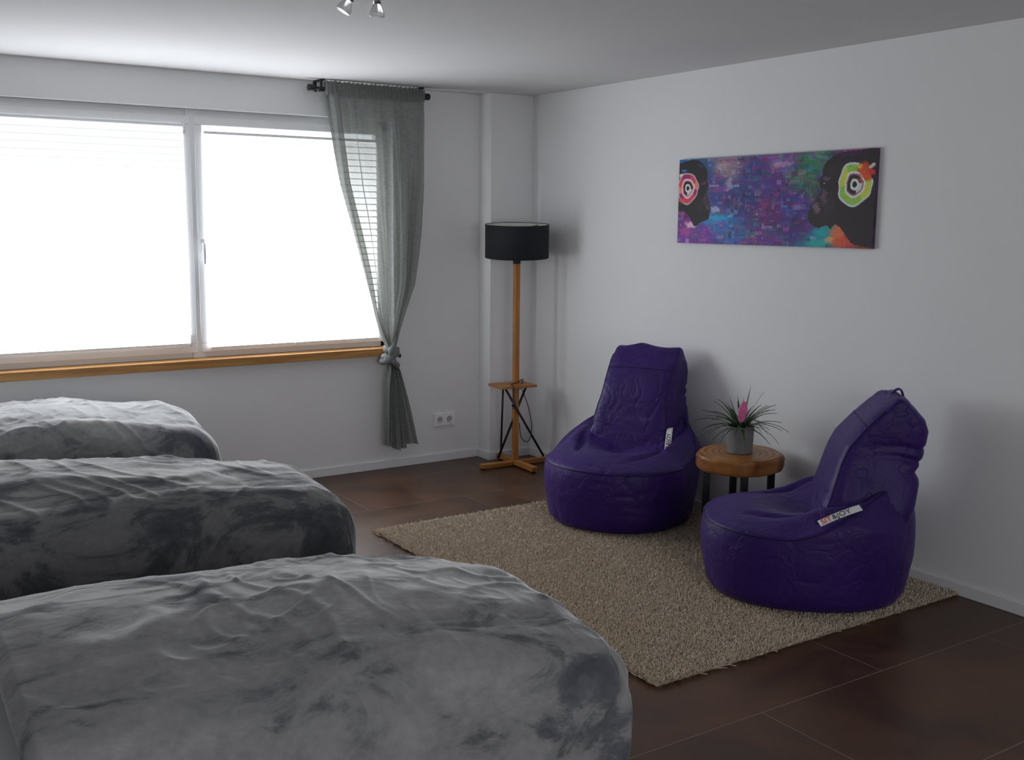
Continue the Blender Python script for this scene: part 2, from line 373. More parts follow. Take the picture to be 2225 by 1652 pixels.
# ------------------------------------------------------------------ socket
so=empty("wall_socket",(-.625,0,.295),label="white double wall socket above the baseboard",cat="wall socket")
G().box((0,-.009,0),(.162,.018,.086)).obj("socket_plate",M_socket,so,bevel=.002)
for x in(-.037,.037):
    M=Matrix.Rotation(math.pi/2,4,'X')
    G().lathe([(.0225,.0175),(.023,.022),(.0275,.022),(.029,.0165)],(x,0,0),seg=36,M=M).obj("socket_ring",M_socket,so)
    G().lathe([(.0,.0185),(.0225,.0185)],(x,0,0),seg=32,M=M).obj("socket_well",M_socket2,so)
    for d in(-.0095,.0095): G().lathe([(.0,.0192),(.0032,.0192)],(x+d,0,0),seg=12,M=M).obj("socket_hole",M_dark,so)
# ------------------------------------------------------------------ floor lamp
LX,LY=-.285,-.39
lamp=empty("floor_lamp",(LX,LY,0),math.radians(-4),"wooden floor lamp with black drum shade and small shelf","floor lamp")
G().box((0,0,.022),(.53,.045,.028)).obj("foot_bar",M_foot,lamp,bevel=.002)
G().box((0,0,.028),(.045,.53,.030)).obj("foot_bar",M_footy,lamp,bevel=.002)
for d in((-.25,0),(.25,0),(0,.25),(0,-.25)): G().lathe([(0,0),(.014,0),(.014,.014),(0,.014)],(d[0],d[1],0),seg=16).obj("foot_pad",M_black,lamp)
G().box((0,0,.71),(.036,.036,1.36)).obj("pole",M_pole,lamp,bevel=.003)
G().box((-.03,-.01,.56),(.27,.20,.016)).obj("shelf",M_foot,lamp,bevel=.003)
for a_,b_,r_ in(((-.10,-.035,.545),(.215,-.02,.05),.008),((.06,-.035,.545),(-.10,.06,.05),.008),((-.07,.05,.545),(.0,.20,.05),.007)):
    G().tube([a_,b_],r_,10).obj("shelf_strut",M_black,lamp)
vL=(Matrix.Rotation(math.radians(4),3,'Z')@Vector((-4.26-LX,-6.32-LY,0))).normalized()
ax=Vector((0,0,1)).cross(vL)
Rt=Matrix.Translation((0,0,1.42))@Matrix.Rotation(math.radians(3.5),4,ax)@Matrix.Translation((0,0,-1.42))
G().lathe([(.210,1.415),(.212,1.417),(.212,1.633),(.210,1.636),(.2085,1.633),(.2085,1.417),(.210,1.415)],seg=96,M=Rt).obj("lamp_shade",M_shade,lamp)
G().lathe([(.2075,1.419),(.2075,1.632)],seg=96,M=Rt).obj("shade_lining",M_shadein,lamp)
g=G()
for k in range(3):
    a=2*math.pi*k/3+.3;g.tube([Rt@Vector((0,0,1.60)),Rt@Vector((.207*math.cos(a),.207*math.sin(a),1.62))],.003,8)
g.tube([(0,0,1.39),(0,0,1.47)],[.02,.018],20);g.tube([(0,0,1.375),(0,0,1.40)],.026,20);g.tube([(0,0,1.47),(0,0,1.6)],.004,8)
g.obj("lamp_holder",M_black,lamp)
G().lathe([(0,1.47),(.013,1.475),(.016,1.49),(.03,1.53),(.03,1.55),(.02,1.572),(0,1.58)],seg=24).obj("light_bulb",M_shadein,lamp)
pts=[(.022,-.02,.53),(.03,-.045,.60),(-.02,-.06,.585),(-.075,-.07,.578),(-.085,-.12,.57),(-.085,-.125,.52),(-.084,-.123,.47)]
g=G()
g.tube(smooth_pts(pts),.0035,8)
g.tube(smooth_pts([(.02,-.02,.57),(.08,-.04,.40),(.10,-.05,.25),(.07,-.05,.17),(.03,-.03,.2),(.02,-.02,.3)]),.003,8)
g.tube([(-.084,-.123,.475),(-.084,-.123,.45),(-.084,-.123,.435)],[.008,.014,.013],12)
g.tube([(-.090,-.123,.44),(-.090,-.123,.415)],.0025,6);g.tube([(-.078,-.123,.44),(-.078,-.123,.415)],.0025,6)
g.obj("power_cable",M_black,lamp)
# ------------------------------------------------------------------ rug
RX0,RX1,RY0,RY1=-1.81,-.022,-3.59,-1.32
rug=empty("shaggy_rug",((RX0+RX1)/2,(RY0+RY1)/2,0),label="beige shaggy rectangular rug under the bean bags",cat="rug")
hx,hy=(RX1-RX0)/2,(RY1-RY0)/2
G().bx((-hx+.012,-hy+.012,0),(hx-.012,hy-.012,.010)).obj("rug_backing",M_rugb,rug)
NT=185000
px=np.random.uniform(-hx,hx,NT);py=np.random.uniform(-hy,hy,NT)
ang=np.random.uniform(0,2*np.pi,NT);wd=np.random.uniform(.0018,.0038,NT);ln=np.random.uniform(.012,.022,NT)
q1=px*130+6*np.sin(py*9.7)+3*np.sin(py*31+px*13);q2=py*122+6*np.sin(px*8.3)+3*np.sin(px*29-py*17)
cl1=np.sin(q1)*np.sin(q2)
lx=np.random.normal(0,.008,NT)+.004*np.sin(q2);ly=np.random.normal(0,.008,NT)+.004*np.sin(q1)
edge=(np.abs(px)>hx-.015)|(np.abs(py)>hy-.015)
lx=np.where(np.abs(px)>hx-.014,np.sign(px)*np.abs(lx)*(px<0)*1.5+lx*(px>=0)*.2,lx);ly=np.where(np.abs(py)>hy-.014,np.sign(py)*np.abs(ly)*1.6,ly)
ln*=1+.12*cl1;ln=np.minimum(ln,.0235);ln=np.where(edge,ln*.8,ln)
ca,sa=np.cos(ang)*wd,np.sin(ang)*wd
z0=np.full(NT,.006)
V=np.zeros((NT,4,3))
V[:,0]=np.stack([px-ca,py-sa,z0],1);V[:,1]=np.stack([px+ca,py+sa,z0],1)
V[:,2]=np.stack([px+ca*.6+lx,py+sa*.6+ly,z0+ln],1);V[:,3]=np.stack([px-ca*.6+lx,py-sa*.6+ly,z0+ln*.92],1)
me=bpy.data.meshes.new("rug_pile");me.vertices.add(NT*4);me.vertices.foreach_set("co",V.ravel())
me.loops.add(NT*4);me.loops.foreach_set("vertex_index",np.arange(NT*4));me.polygons.add(NT)
me.polygons.foreach_set("loop_start",np.arange(NT)*4);me.polygons.foreach_set("loop_total",np.full(NT,4));me.update(calc_edges=True)
me.materials.append(M_rug);ob=bpy.data.objects.new("rug_pile",me);COL.objects.link(ob);ob.parent=rug;ob["kind"]="stuff"
# ------------------------------------------------------------------ beds
def build_bed(FX,yc,seed,lab,top=.725,k=1.0,dk=0.0,ix0=-1.48,foot=.06):
    e=empty("bed",(FX,yc,0),label=lab,cat="bed",group="single beds in a row")
    g=G();g.bx((-2.02,-.40,.16),(-.14,.40,.36));g.obj("bed_base",M_bedbase,e,bevel=.01)
    for x in(-.22,-1.93):
        for y in(-.36,.36): G().box((x,y,.08),(.06,.06,.16)).obj("leg",M_bedbase,e,bevel=.004)
    G().bx((-2.02,-.42,.36),(-.16,.42,.565)).obj("mattress",M_sheet,e,bevel=.08,seg=5)
    G().bx((-2.06,-.45,.16),(-2.02,.45,.90)).obj("headboard",M_bedbase,e,bevel=.01)
    P=[];n1,n2=24,30
    for i in range(n1):
        t=math.pi*i/(n1-1)
        for j in range(n2):
            a=2*math.pi*j/n2
            c,s=math.cos(a),math.sin(a)
            sx=math.copysign(abs(c)**.45,c);sy=math.copysign(abs(s)**.45,s)
            P.append((-1.82+.18*sx*math.sin(t)**.6,.36*sy*math.sin(t)**.6,.645-.075*math.cos(t)))
    G().grid(P,n1,n2,True).obj("pillow",M_sheet,e)
    R=.185;hw=.50
    iy=hw-R;ix1=.02-R
    D=R*math.pi/2+.25
    nx,ny=260,220
    P=[]
    for i in range(nx):
        sxx=ix0+(ix1+D-ix0)*i/(nx-1)
        for j in range(ny):
            t=-iy-D+2*(iy+D)*j/(ny-1)
            cx=min(sxx,ix1);cy=max(-iy,min(iy,t))
            dx,dy=sxx-cx,t-cy
            d=max(abs(dx),abs(dy));L=math.hypot(dx,dy)
            nxn,nyn=(dx/L,dy/L) if L>1e-9 else (0,0)
            if d<R*math.pi/2:
                a=d/R;hor=R*math.sin(a);ver=R*(1-math.cos(a));nz_=math.cos(a);nh=math.sin(a)
            else:
                kk=d-R*math.pi/2;hor=R+.10*kk-.7*kk*kk;ver=R+kk*.97;nz_=.05;nh=1
            big=.028*noise.noise(Vector((sxx*1.5,t*1.8,seed*3.1)))+.012*noise.noise(Vector((sxx*3.5,t*3.5,seed*1.7)))
            w1=noise.noise(Vector((sxx*1.4+t*1.6,t*2.8-sxx*1.5,seed*5.7)))
            w2=noise.noise(Vector((sxx*6.5+1.2*w1,t*2.8+sxx*2.6,seed*9.1+4)))
            w3=noise.noise(Vector((sxx*5.5-t*6.5,t*3.2+sxx*3.8+w1,seed*4.3+2)))
            w4=noise.noise(Vector((sxx*11+t*4,t*7-sxx*3,seed*8.3)))
            ridge=math.exp(-(w1/.17)**2);ridge2=math.exp(-(w2/.13)**2);ridge3=math.exp(-(w3/.11)**2);ridge4=math.exp(-(w4/.12)**2)
            mask=sm(-.2,.3,noise.noise(Vector((sxx*1.3,t*1.3,seed*2.2+8))))
            mask2=sm(-.15,.3,noise.noise(Vector((sxx*1.9,t*1.9,seed*6.2+1))))
            amp=.009*ridge+.0055*ridge2*mask+.0055*ridge3*mask2+.0025*ridge4*(1-mask)
            hang=sm(R*.7,R*2.4,d)
            along=(t if abs(dx)>abs(dy) else sxx)
            fold=.011*hang*math.sin(along*13+3*noise.noise(Vector((along*2.5,0,seed))))
            puff=-.030*(abs(cy)/iy)**2.5-foot*sm(-.80,.0,cx)
            off=big*(1-.5*hang)+amp+fold
            x=cx+nxn*(hor+off*nh);y=cy+nyn*(hor+off*nh)
            z=top+puff-ver+off*nz_
            if i<4: z-=.008*(4-i)
            P.append((x,y,max(z,.14)))
    bl=G().grid(P,nx,ny).obj("blanket",blanket_mat(k,dk),e)
    md=bl.modifiers.new("s","SOLIDIFY");md.thickness=.012;md.offset=-1
    return e
build_bed(-2.565,-.70,1,"single bed with rumpled grey plush blanket beside the window wall",.74,1.1,0,-1.48,.07)
build_bed(-2.565,-2.26,2,"single bed with brushed grey plush blanket toned darker for shade between two beds",.745,.78,.05,-1.48,.09)  # darker colour puts shade into this blanket, on top of its brushed nap
build_bed(-2.535,-3.88,3,"single bed with grey plush blanket beside the beige rug",.745,1.03,0,-1.452,.11)
# ------------------------------------------------------------------ bean bags
def sell(phi,n):
    c,s=math.cos(phi),math.sin(phi)
    return math.copysign(abs(c)**(2/n),c),math.copysign(abs(s)**(2/n),s)
def build_bag(loc,ang,seed,lab,zk,tp,tdr,tn,TL,loop):
    e=empty("bean_bag_chair",loc,ang,lab,"bean bag chair","purple bean bag chairs")
    ac,la,w=.01,.455,.405
    NP=180
    def rimz(phi):
        c,s=sell(phi,2.25);a=ac+la*c
        return .335+.215*sm(.14,-.42,a)
    P=[]
    side=[(.0,0),(.4,0),(.8,0),(.90,.006),(.955,.03),(.985,.08),(1.005,.14),(1.02,.20),(1.022,.26),(1.012,.30),(1.0,.325),(.985,.338)]
    S=np.array(side)
    rows=0
    tt=np.concatenate([[0,1,2],np.linspace(3,len(side)-1,40)])
    for t in tt:
        sc=float(np.interp(t,range(len(side)),S[:,0]));zz=float(np.interp(t,range(len(side)),S[:,1]))
        for k in range(NP):
            phi=2*math.pi*k/NP;c,s=sell(phi,2.25)
            z=zz*(rimz(phi)/.335)
            back=sm(.36,.58,z);scl=sc*(1-.10*back)
            P.append((ac+la*c*scl,w*s*scl*(1-.16*back),z*zk))
        rows+=1
    for r in np.linspace(.965,0.01,50):
        for k in range(NP):
            phi=2*math.pi*k/NP;c,s=sell(phi,2.25)
            rz=rimz(phi);zc=.385;back=sm(.36,.58,rz)
            z=zc+(rz-zc)*r**1.5+.034*math.sin(math.pi*r)**.8*(1-.5*back)
            a_=ac+la*c*r;y_=w*s*r
            z-=.045*math.exp(-((a_-.08)/.13)**2-((y_)/.16)**2)
            z+=.036*math.exp(-((a_+.02)/.14)**2-((abs(y_)-.28)/.06)**2)
            z-=.022*math.exp(-((abs(y_)-(.16+.30*(.30-a_)))/.022)**2)*sm(.38,.15,a_)
            P.append((ac+la*c*r*(1-.10*back),w*s*r*(1-.10*back)*(1-.16*back),z*zk))
        rows+=1
    seat=G().grid(P,rows,NP,True).obj("seat_cushion",M_purple,e)
    def creases(c,s1):
        a=noise.noise(Vector((c.x*3,c.y*3,c.z*4+s1)))
        b=noise.noise(Vector((c.x*5+a*1.2,c.y*5,c.z*9+s1*2)))
        b2=noise.noise(Vector((c.x*9-a,c.y*9+a,c.z*7+s1*3)))
        m=sm(-.1,.3,noise.noise(Vector((c.x*2.5,c.y*2.5,c.z*2.5+s1+9))))
        return -.008*math.exp(-(b/.05)**2)*m-.0035*math.exp(-(b2/.055)**2)*(.3+.7*m)
    def fn(c):
        a=noise.noise(Vector((c.x*3.2,c.y*3.2,c.z*5+seed*3)))
        return sm(.0,.05,c.z)*(.012*a+creases(c,seed))
    displace(seat,fn)
    Z=[.20,.35,.45,.55,.65,.71,.78,.83,.87,.895,.905]
    A0=[-.34,-.39,-.42,-.435,-.445,-.455,-.460,-.440,-.400,-.370,-.35]
    A1=[-.06,-.01,-.03,-.06,-.09,-.115,-.170,-.215,-.262,-.290,-.31]
    HW=[.22,.270,.255,.232,.213,.210,.212,.210,.205,.198,.185]
    P=[];zz=list(np.linspace(.20,.86,68))+list(np.linspace(.865,.905,10))
    def peak(a_,y_): return .016*math.exp(-((a_+.335)/.03)**2)*(.6+.4*math.cos(y_*26+1))
    for z in zz:
        a0,a1,h=[interp(z,Z,q) for q in(A0,A1,HW)]
        a0+= .022*math.exp(-((z-.60)/.025)**2)
        for k in range(160):
            phi=2*math.pi*(k+.5)/160;c,s=sell(phi,6.5)
            aa=(a0+a1)/2+(a1-a0)/2*c
            P.append((aa,h*s,z*zk+(.006*math.cos(s*1.5)+peak(aa,h*s))*sm(.8,.9,z)))
    for r in(.8,.55,.3,.05):
        a0,a1,h=A0[-1],A1[-1],HW[-1]
        for k in range(160):
            phi=2*math.pi*(k+.5)/160;c,s=sell(phi,6.5)
            aa=(a0+a1)/2+(a1-a0)/2*c*r
            P.append((aa,h*s*r,(.907)*zk+.006*math.cos(s*r*1.5)+peak(aa,h*s*r)))
    n=len(zz)+4
    br=G().grid(P,n,160,True).obj("backrest",M_purple,e)
    def fb(c):
        a=noise.noise(Vector((c.x*3,c.y*4,c.z*3.5+seed*2)))
        topw=sm(.80,.9,c.z)*.009*noise.noise(Vector((c.x*12,c.y*10,seed)))
        fold=-.012*math.exp(-((c.z-.64-.12*c.y-.25*(c.x+.3))/.012)**2)*sm(-.16,-.30,c.x)
        fold2=-.010*math.exp(-((c.z-.75+.2*c.y-.2*(c.x+.3))/.011)**2)*sm(-.2,-.34,c.x)
        return .009*a+creases(c,seed+20)+topw+fold+fold2
    displace(br,fb)
    bpy.context.view_layer.update()
    def snap(o,q,off):
        ok,p_,n_,_=o.closest_point_on_mesh(q);return p_+n_*off,n_
    pts=[]
    for k in range(97):
        phi=2*math.pi*k/96;c,s=sell(phi,2.25);rz=rimz(phi);back=sm(.36,.58,rz)
        q=Vector((ac+la*c*1.003*(1-.10*back),w*s*1.003*(1-.10*back)*(1-.16*back),rz*.99*zk))
        pts.append(snap(seat,q,.001)[0])
    G().tube(pts,.0038,8,cap=False).obj("seam_piping",M_purple2,e)
    for sg in(-1,1):
        pts=[]
        for z in list(np.linspace(.40,.87,30)):
            a1,h=interp(z,Z,A1),interp(z,Z,HW)
            pts.append(snap(br,Vector((a1-.008,sg*(h-.004),z*zk)),.0)[0])
        G().tube(pts,.0034,8).obj("seam_piping",M_purple2,e)
    pts=[]
    for y in np.linspace(-.195,.195,24):
        pts.append(snap(br,Vector((-.195,y,.805*zk)),.0)[0])
    G().tube(pts,.0032,8).obj("seam_piping",M_purple2,e)
    if loop:
        lp=smooth_pts([(-.300,.01,.895*zk),(-.335,.012,.935*zk),(-.365,.01,.940*zk),(-.385,.008,.885*zk)])
        P=[]
        for q in lp: P+=[q+Vector((0,-.014,.0)),q+Vector((0,.014,.0))]
        cl=G().grid(P,len(lp),2).obj("carry_loop",M_purple,e,recalc=False)
        md=cl.modifiers.new("s","SOLIDIFY");md.thickness=.006
    c0,n0=snap(seat,Vector(tp),.006)
    nrm=(n0*.4+Vector(tn).normalized()*.6).normalized()
    dr=Vector(tdr);dr=(dr-nrm*dr.dot(nrm)).normalized();up=nrm.cross(dr).normalized()
    c0=c0+nrm*.012
    P=[];L=TL;Wd=.034
    for i in range(21):
        for j in range(5):
            u=(i/20-.5)*L;v=(j/4-.5)*Wd
            P.append(c0+dr*u+up*v+nrm*(.005*math.cos(u*18)))
    tg=G().grid(P,21,5).obj("fabric_tag",M_tagm,e,recalc=False);tg["label"]="white fabric tag with red and dark lettering"
    md=tg.modifiers.new("s","SOLIDIFY");md.thickness=.0015;md.offset=0
    rot=Matrix((dr,up,nrm)).transposed().to_4x4()
    def txt(body,mat,u0):
        cu=bpy.data.curves.new("t","FONT");cu.body=body;cu.size=.036;cu.extrude=.0006;cu.align_y='CENTER'
        o=bpy.data.objects.new("t",cu);COL.objects.link(o);bpy.context.view_layer.update()
        dg=bpy.context.evaluated_depsgraph_get();me=bpy.data.meshes.new_from_object(o.evaluated_get(dg))
        wdt=o.dimensions.x;bpy.data.objects.remove(o)
        for v in me.vertices: v.co.z+=.005*math.cos((v.co.x+u0)*18)-.005
        me.materials.clear();me.materials.append(mat)
        n=bpy.data.objects.new("tag_lettering",me);COL.objects.link(n);n.parent=tg
        n.matrix_local=Matrix.Translation(c0+dr*u0+nrm*.0070)@rot
        return wdt
    u0=-TL/2+.008
    wd=txt("SIT",M_red,u0);txt("&JOY",M_ink,u0+wd+.004)
    return e
build_bag((-.505,-1.81,.031),math.radians(207),1,"deep purple nylon bean bag chair with its back to the wall",1.0,(-.03,.265,.42),(-.50,-.20,.85),(.70,.45,.50),.18,False)
build_bag((-.565,-3.18,.031),math.radians(137),2,"deep purple nylon bean bag chair turned sideways on the rug edge",.975,(-.09,.36,.42),(-.85,-.15,.42),(.10,.60,.70),.185,True)
# ------------------------------------------------------------------ side table
TX,TY=-.31,-2.50
tb=empty("side_table",(TX,TY,.031),label="round tree-slice side table with black metal legs",cat="side table")
zt=.459;P=[]
def tr(a): return .221*(1+.03*math.sin(2*a+1)+.020*math.sin(5*a)+.012*math.sin(8*a+2)+.006*math.sin(13*a))
prof=[(.0,0),(.92,0),(.97,.004),(.985,.016),(1.0,.032),(.985,.048),(1.008,.062),(.995,.074),(.97,.081)]
for i,(s,z) in enumerate(prof):
    for k in range(120):
        a=2*math.pi*k/120;r=tr(a)*s*(1+(.032*noise.noise(Vector((math.cos(a)*4,math.sin(a)*4,z*14))) if 1<i<7 else 0));P.append((r*math.cos(a),r*math.sin(a),zt-.081+z))
G().grid(P,len(prof),120,True).obj("bark_edge",M_bark,tb)
P=[]
for s,z in[(.972,-.001),(.955,.002),(.6,.002),(.3,.002),(.001,.002)]:
    for k in range(120):
        a=2*math.pi*k/120;r=tr(a)*s;P.append((r*math.cos(a),r*math.sin(a),zt+z))
G().grid(P,5,120,True).obj("table_top",M_slab,tb)
va=math.atan2(-6.32-TY,-4.26-TX)
for k in range(4):
    a=va+math.radians(10)+k*math.pi/2
    G().box((.165*math.cos(a),.165*math.sin(a),.188),(.034,.034,.376),Matrix.Rotation(a,3,'Z')).obj("leg",M_black,tb,bevel=.002)
G().lathe([(.0,.370),(.17,.370),(.17,.378),(.0,.378)],seg=32).obj("mounting_plate",M_black,tb)
# plant
pl=empty("potted_plant",(TX-.005,TY-.005,.493),label="spiky green plant with pink flower in grey pot",cat="potted plant")
G().lathe([(0,0),(.060,0),(.063,.004),(.068,.138),(.070,.140),(.066,.140),(.064,.118)],seg=48).obj("pot",M_pot,pl)
G().lathe([(.0645,.118),(.04,.124),(0,.126)],seg=32).obj("soil",M_soil,pl)
g=G()
rnd=random.Random(5)
for k in range(58):
    a=2*math.pi*k/58*2.618*3+rnd.uniform(-.2,.2);Ln=rnd.uniform(.19,.28);el=rnd.uniform(.30,.95) if k>6 else rnd.uniform(1.1,1.4)
    drop=rnd.uniform(.06,.12)*(1.5-el)
    P=[];w0=rnd.uniform(.0070,.0115);n=14
    for i in range(n):
        t=i/(n-1);d=Ln*t
        h=.122+d*math.sin(el)-drop*t*t*1.4;rr=.008+d*math.cos(el)
        c=Vector((rr*math.cos(a),rr*math.sin(a),h));sd=Vector((-math.sin(a),math.cos(a),0))*w0*(1-t**1.3)*1.0
        P+=[c-sd+Vector((0,0,.0015)),c+Vector((0,0,-.001)),c+sd+Vector((0,0,.0015))]
    g.grid(P,n,3)
g.obj("leaf_rosette",M_leaf,pl,recalc=False)
P=[]
vd=Vector((math.cos(va),math.sin(va),0));vs_=Vector((-vd.y,vd.x,0))
n=26
for i in range(n):
    t=i/(n-1);q=min(1,t*.96+.04);ww=.024*math.sin(math.pi*q)**.6;th=.008*math.sin(math.pi*q)**.6
    for j in range(16):
        a=2*math.pi*j/16;zz=.165+.115*t+.002*math.cos(i*1.6)
        P.append(vs_*(ww*math.cos(a))+vd*(th*math.sin(a)+.055+.02*t)+Vector((0,0,zz))+vs_*(.012*t))
G().grid(P,n,16,True).obj("pink_flower",M_pink,pl)
G().tube([(0,0,.12),vd*.055+Vector((0,0,.17))],.005,8).obj("flower_stem",M_leaf,pl)
# ------------------------------------------------------------------ painting
def painting():
    e=empty("canvas_picture",(0,-2.34,1.54),label="wide multicoloured canvas print with ape heads wearing headphones",cat="picture")
    WU,HV=1.355,.47;nu,nv=640,220
    u,v=np.meshgrid(np.linspace(0,432,nu),np.linspace(0,198,nv))
    img=np.zeros((nv,nu,3))
    def C(*c): return np.array(c,float)
    rg=np.random.RandomState(3)
    anchors=[((10,120),(120,40,120)),((60,180),(130,60,170)),((90,60),(70,70,140)),((120,25),(150,130,150)),((110,150),(40,120,190)),((160,100),(50,55,130)),((190,40),(60,60,130)),((220,120),(100,35,110)),((230,60),(90,45,130)),((250,20),(120,90,150)),((270,110),(60,45,140)),((280,160),(70,40,120)),((290,50),(40,110,80)),((310,20),(50,130,90)),((330,70),(70,50,90)),((330,185),(20,150,160)),((370,180),(200,90,60)),((415,170),(130,40,40)),((200,185),(100,50,130)),((50,30),(30,90,140)),((10,30),(40,110,190)),((400,20),(160,60,130)),((150,180),(60,100,170))]
    wsum=np.zeros((nv,nu))
    for (ax,ay),c in anchors:
        w=1/(((u-ax)**2+((v-ay)*1.4)**2)/600+.15)**2
        img+=w[...,None]*C(*c);wsum+=w
    img/=wsum[...,None]
    pal=[(110,40,150),(60,50,160),(30,120,190),(20,160,180),(150,50,140),(190,60,150),(40,40,90),(60,170,120),(180,150,190),(90,30,90),(200,90,130),(30,30,60),(70,90,190),(120,110,60),(160,30,60),(210,200,215)]
    for k in range(1900):
        cx,cy=rg.uniform(0,432),rg.uniform(0,198);hw,hh=rg.uniform(1.5,14)*rg.uniform(.3,1),rg.uniform(.8,8)*rg.uniform(.3,1)
        if rg.rand()<.3: hw,hh=hh*.5,hw*.9
        m=(abs(u-cx)<hw)&(abs(v-cy)<hh)
        if not m.any(): continue
        c=C(*pal[rg.randint(len(pal))]);al=rg.uniform(.25,.75)
        loc=img[m].mean(0);c=.6*c+.4*loc*rg.uniform(.6,1.6)
        img[m]=img[m]*(1-al)+c*al
    uu=u+2.0*np.sin(v*.35)+1.2*np.sin(v*.9+u*.3);vv=v+1.5*np.sin(u*.4)
    def inpoly(pts,s=1.0):
        pts=np.array(pts,float);ins=np.zeros(u.shape,bool);j=len(pts)-1
        X=u+s*.6*np.sin(v*.9+u*.3);Y=v+s*.5*np.sin(u*.7)
        for i in range(len(pts)):
            xi,yi=pts[i];xj,yj=pts[j]
            cnd=((yi>Y)!=(yj>Y))&(X<(xj-xi)*(Y-yi)/(yj-yi+1e-12)+xi)
            ins^=cnd;j=i
        return ins
    def sp(pts):
        return [(q.x,q.y) for q in smooth_pts([(a,b,0) for a,b in pts],4)]
    def blob(cx,cy,rx,ry,c,al=.8):
        d=((uu-cx)/rx)**2+((vv-cy)/ry)**2;m=np.clip(1.3-d,0,1)[...,None]*al
        img[:]=img*(1-m)+C(*c)*m
    blob(100,138,30,8,(50,170,220));blob(82,148,26,6,(60,140,210));blob(95,118,12,8,(230,220,235),.6)
    blob(35,155,16,8,(240,200,220),.9);blob(20,170,18,10,(190,80,160),.7);blob(110,20,16,12,(190,170,180),.6)
    blob(128,62,8,16,(200,190,215),.6);blob(250,22,24,6,(200,160,200),.6);blob(345,165,30,14,(20,170,180),.85)
    blob(325,190,20,8,(40,180,170),.8);blob(365,170,16,22,(240,110,70),.85);blob(380,185,20,12,(220,80,50),.7);blob(310,70,14,30,(60,140,80),.45)
    blob(350,182,10,8,(240,190,120),.7)
    hl=sp([(-5,12),(14,5),(38,2),(58,9),(70,24),(74,40),(73,52),(77,60),(76,68),(73,78),(76,92),(81,104),(84,116),(82,126),(80,138),(70,145),(58,150),(46,158),(38,150),(30,135),(20,125),(8,122),(-5,120)])
    hr=sp([(437,-5),(405,2),(380,3),(355,9),(340,20),(332,34),(331,48),(327,56),(326,66),(329,78),(325,92),(316,106),(308,120),(305,134),(309,146),(318,154),(330,158),(344,152),(352,160),(360,150),(372,158),(384,175),(398,190),(437,197)])
    for hp,cc in((hl,(34,29,36)),(hr,(42,34,40))):
        m=inpoly(hp);fur=1+.30*np.sin(u*1.1+v*.7+3*np.sin(v*.2))*np.sin(v*1.7)
        img[m]=(C(*cc)*fur[...,None])[m]
    blob(70,94,6,16,(86,70,92),.75);blob(78,112,5,10,(110,88,112),.7);blob(66,58,8,5,(92,76,104),.7);blob(70,68,2.6,2.2,(8,6,8),1);blob(71,67,.9,.8,(220,220,220),1)
    blob(80,108,2,2,(15,10,14),.9);blob(74,131,9,1.6,(18,12,16),.95);blob(60,110,10,20,(60,48,62),.5)
    blob(336,94,7,18,(104,88,108),.75);blob(322,116,8,13,(136,112,134),.75);blob(340,56,9,5,(112,94,122),.7);blob(335,68,3,2.4,(8,6,8),1);blob(334,67,1,.9,(225,225,225),1)
    blob(313,112,2.2,2,(15,10,14),.9);blob(316,137,10,1.8,(18,12,16),.95);blob(346,112,12,22,(70,56,72),.5);blob(350,40,14,10,(60,48,60),.6)
    blob(370,8,40,5,(70,40,90),.6);blob(60,16,14,5,(60,80,130),.5)
    def disc(cx,cy,R,cols):
        d=np.hypot((u-cx)*1.0,(v-cy)*.72)/R;an=np.arctan2((v-cy),(u-cx));d=d*(1+.05*np.sin(an*3+cx)+.03*np.sin(an*7))
        for r0,c in cols:
            m=d<r0
            img[m]=C(*c)
        return d,an
    d,an=disc(24,68,27,[(1.0,(190,175,185)),(.90,(225,70,90)),(.62,(235,215,220)),(.50,(200,90,120)),(.44,(40,40,45)),(.27,(230,230,230)),(.15,(30,30,30))])
    m=(d<.90)&(d>.62)&(np.sin(an*3+.5)>.4);img[m]=C(170,30,110)
    m=(d<.9)&(d>.62)&(np.sin(an*2+2)>.75);img[m]=C(240,140,120)
    m=(d<.44)&(d>.27)&(np.sin(an*1+.6)>.75);img[m]=C(205,205,210)
    d,an=disc(394,70,32,[(1.0,(205,215,215)),(.90,(150,200,80)),(.60,(225,230,225)),(.50,(150,90,120)),(.43,(40,38,42)),(.26,(225,225,225)),(.14,(30,30,30))])
    m=(d<.90)&(d>.60)&(np.sin(an*2+.6)>.3);img[m]=C(205,215,70)
    m=(d<1.0)&(d>.60)&(an>-1.4)&(an<-.3);img[m]=C(225,90,40)
    m=(d<.43)&(d>.26)&(np.sin(an*1+1)>.7);img[m]=C(215,205,215)
    blob(410,40,12,16,(220,80,40),.9);blob(424,46,7,8,(230,60,50),.9);blob(402,34,5,5,(240,210,80),.8);blob(405,62,6,5,(210,90,30),.7);blob(6,38,5,6,(240,235,235),.95);blob(14,26,8,4,(60,150,230),.8);blob(8,98,7,6,(240,90,90),.9)
    blob(424,34,6,5,(235,230,235),.9)
    fine=rg.uniform(.88,1.10,(nv,nu,1));img=np.clip(img*fine,0,255)/255
    lin=np.where(img<=.04045,img/12.92,((img+.055)/1.055)**2.4)*1.1
    th=.022
    Y=(WU/2-u/432*WU);Z=HV*(1-v/198)
    V=np.stack([np.full(u.shape,-th),Y,Z],-1).reshape(-1,3)
    idx=np.arange(nu*nv).reshape(nv,nu)
    F=np.stack([idx[:-1,:-1],idx[1:,:-1],idx[1:,1:],idx[:-1,1:]],-1).reshape(-1,4)
    me=bpy.data.meshes.new("printed_canvas");me.vertices.add(len(V));me.vertices.foreach_set("co",V.ravel())
    me.loops.add(F.size);me.loops.foreach_set("vertex_index",F.ravel());me.polygons.add(len(F))
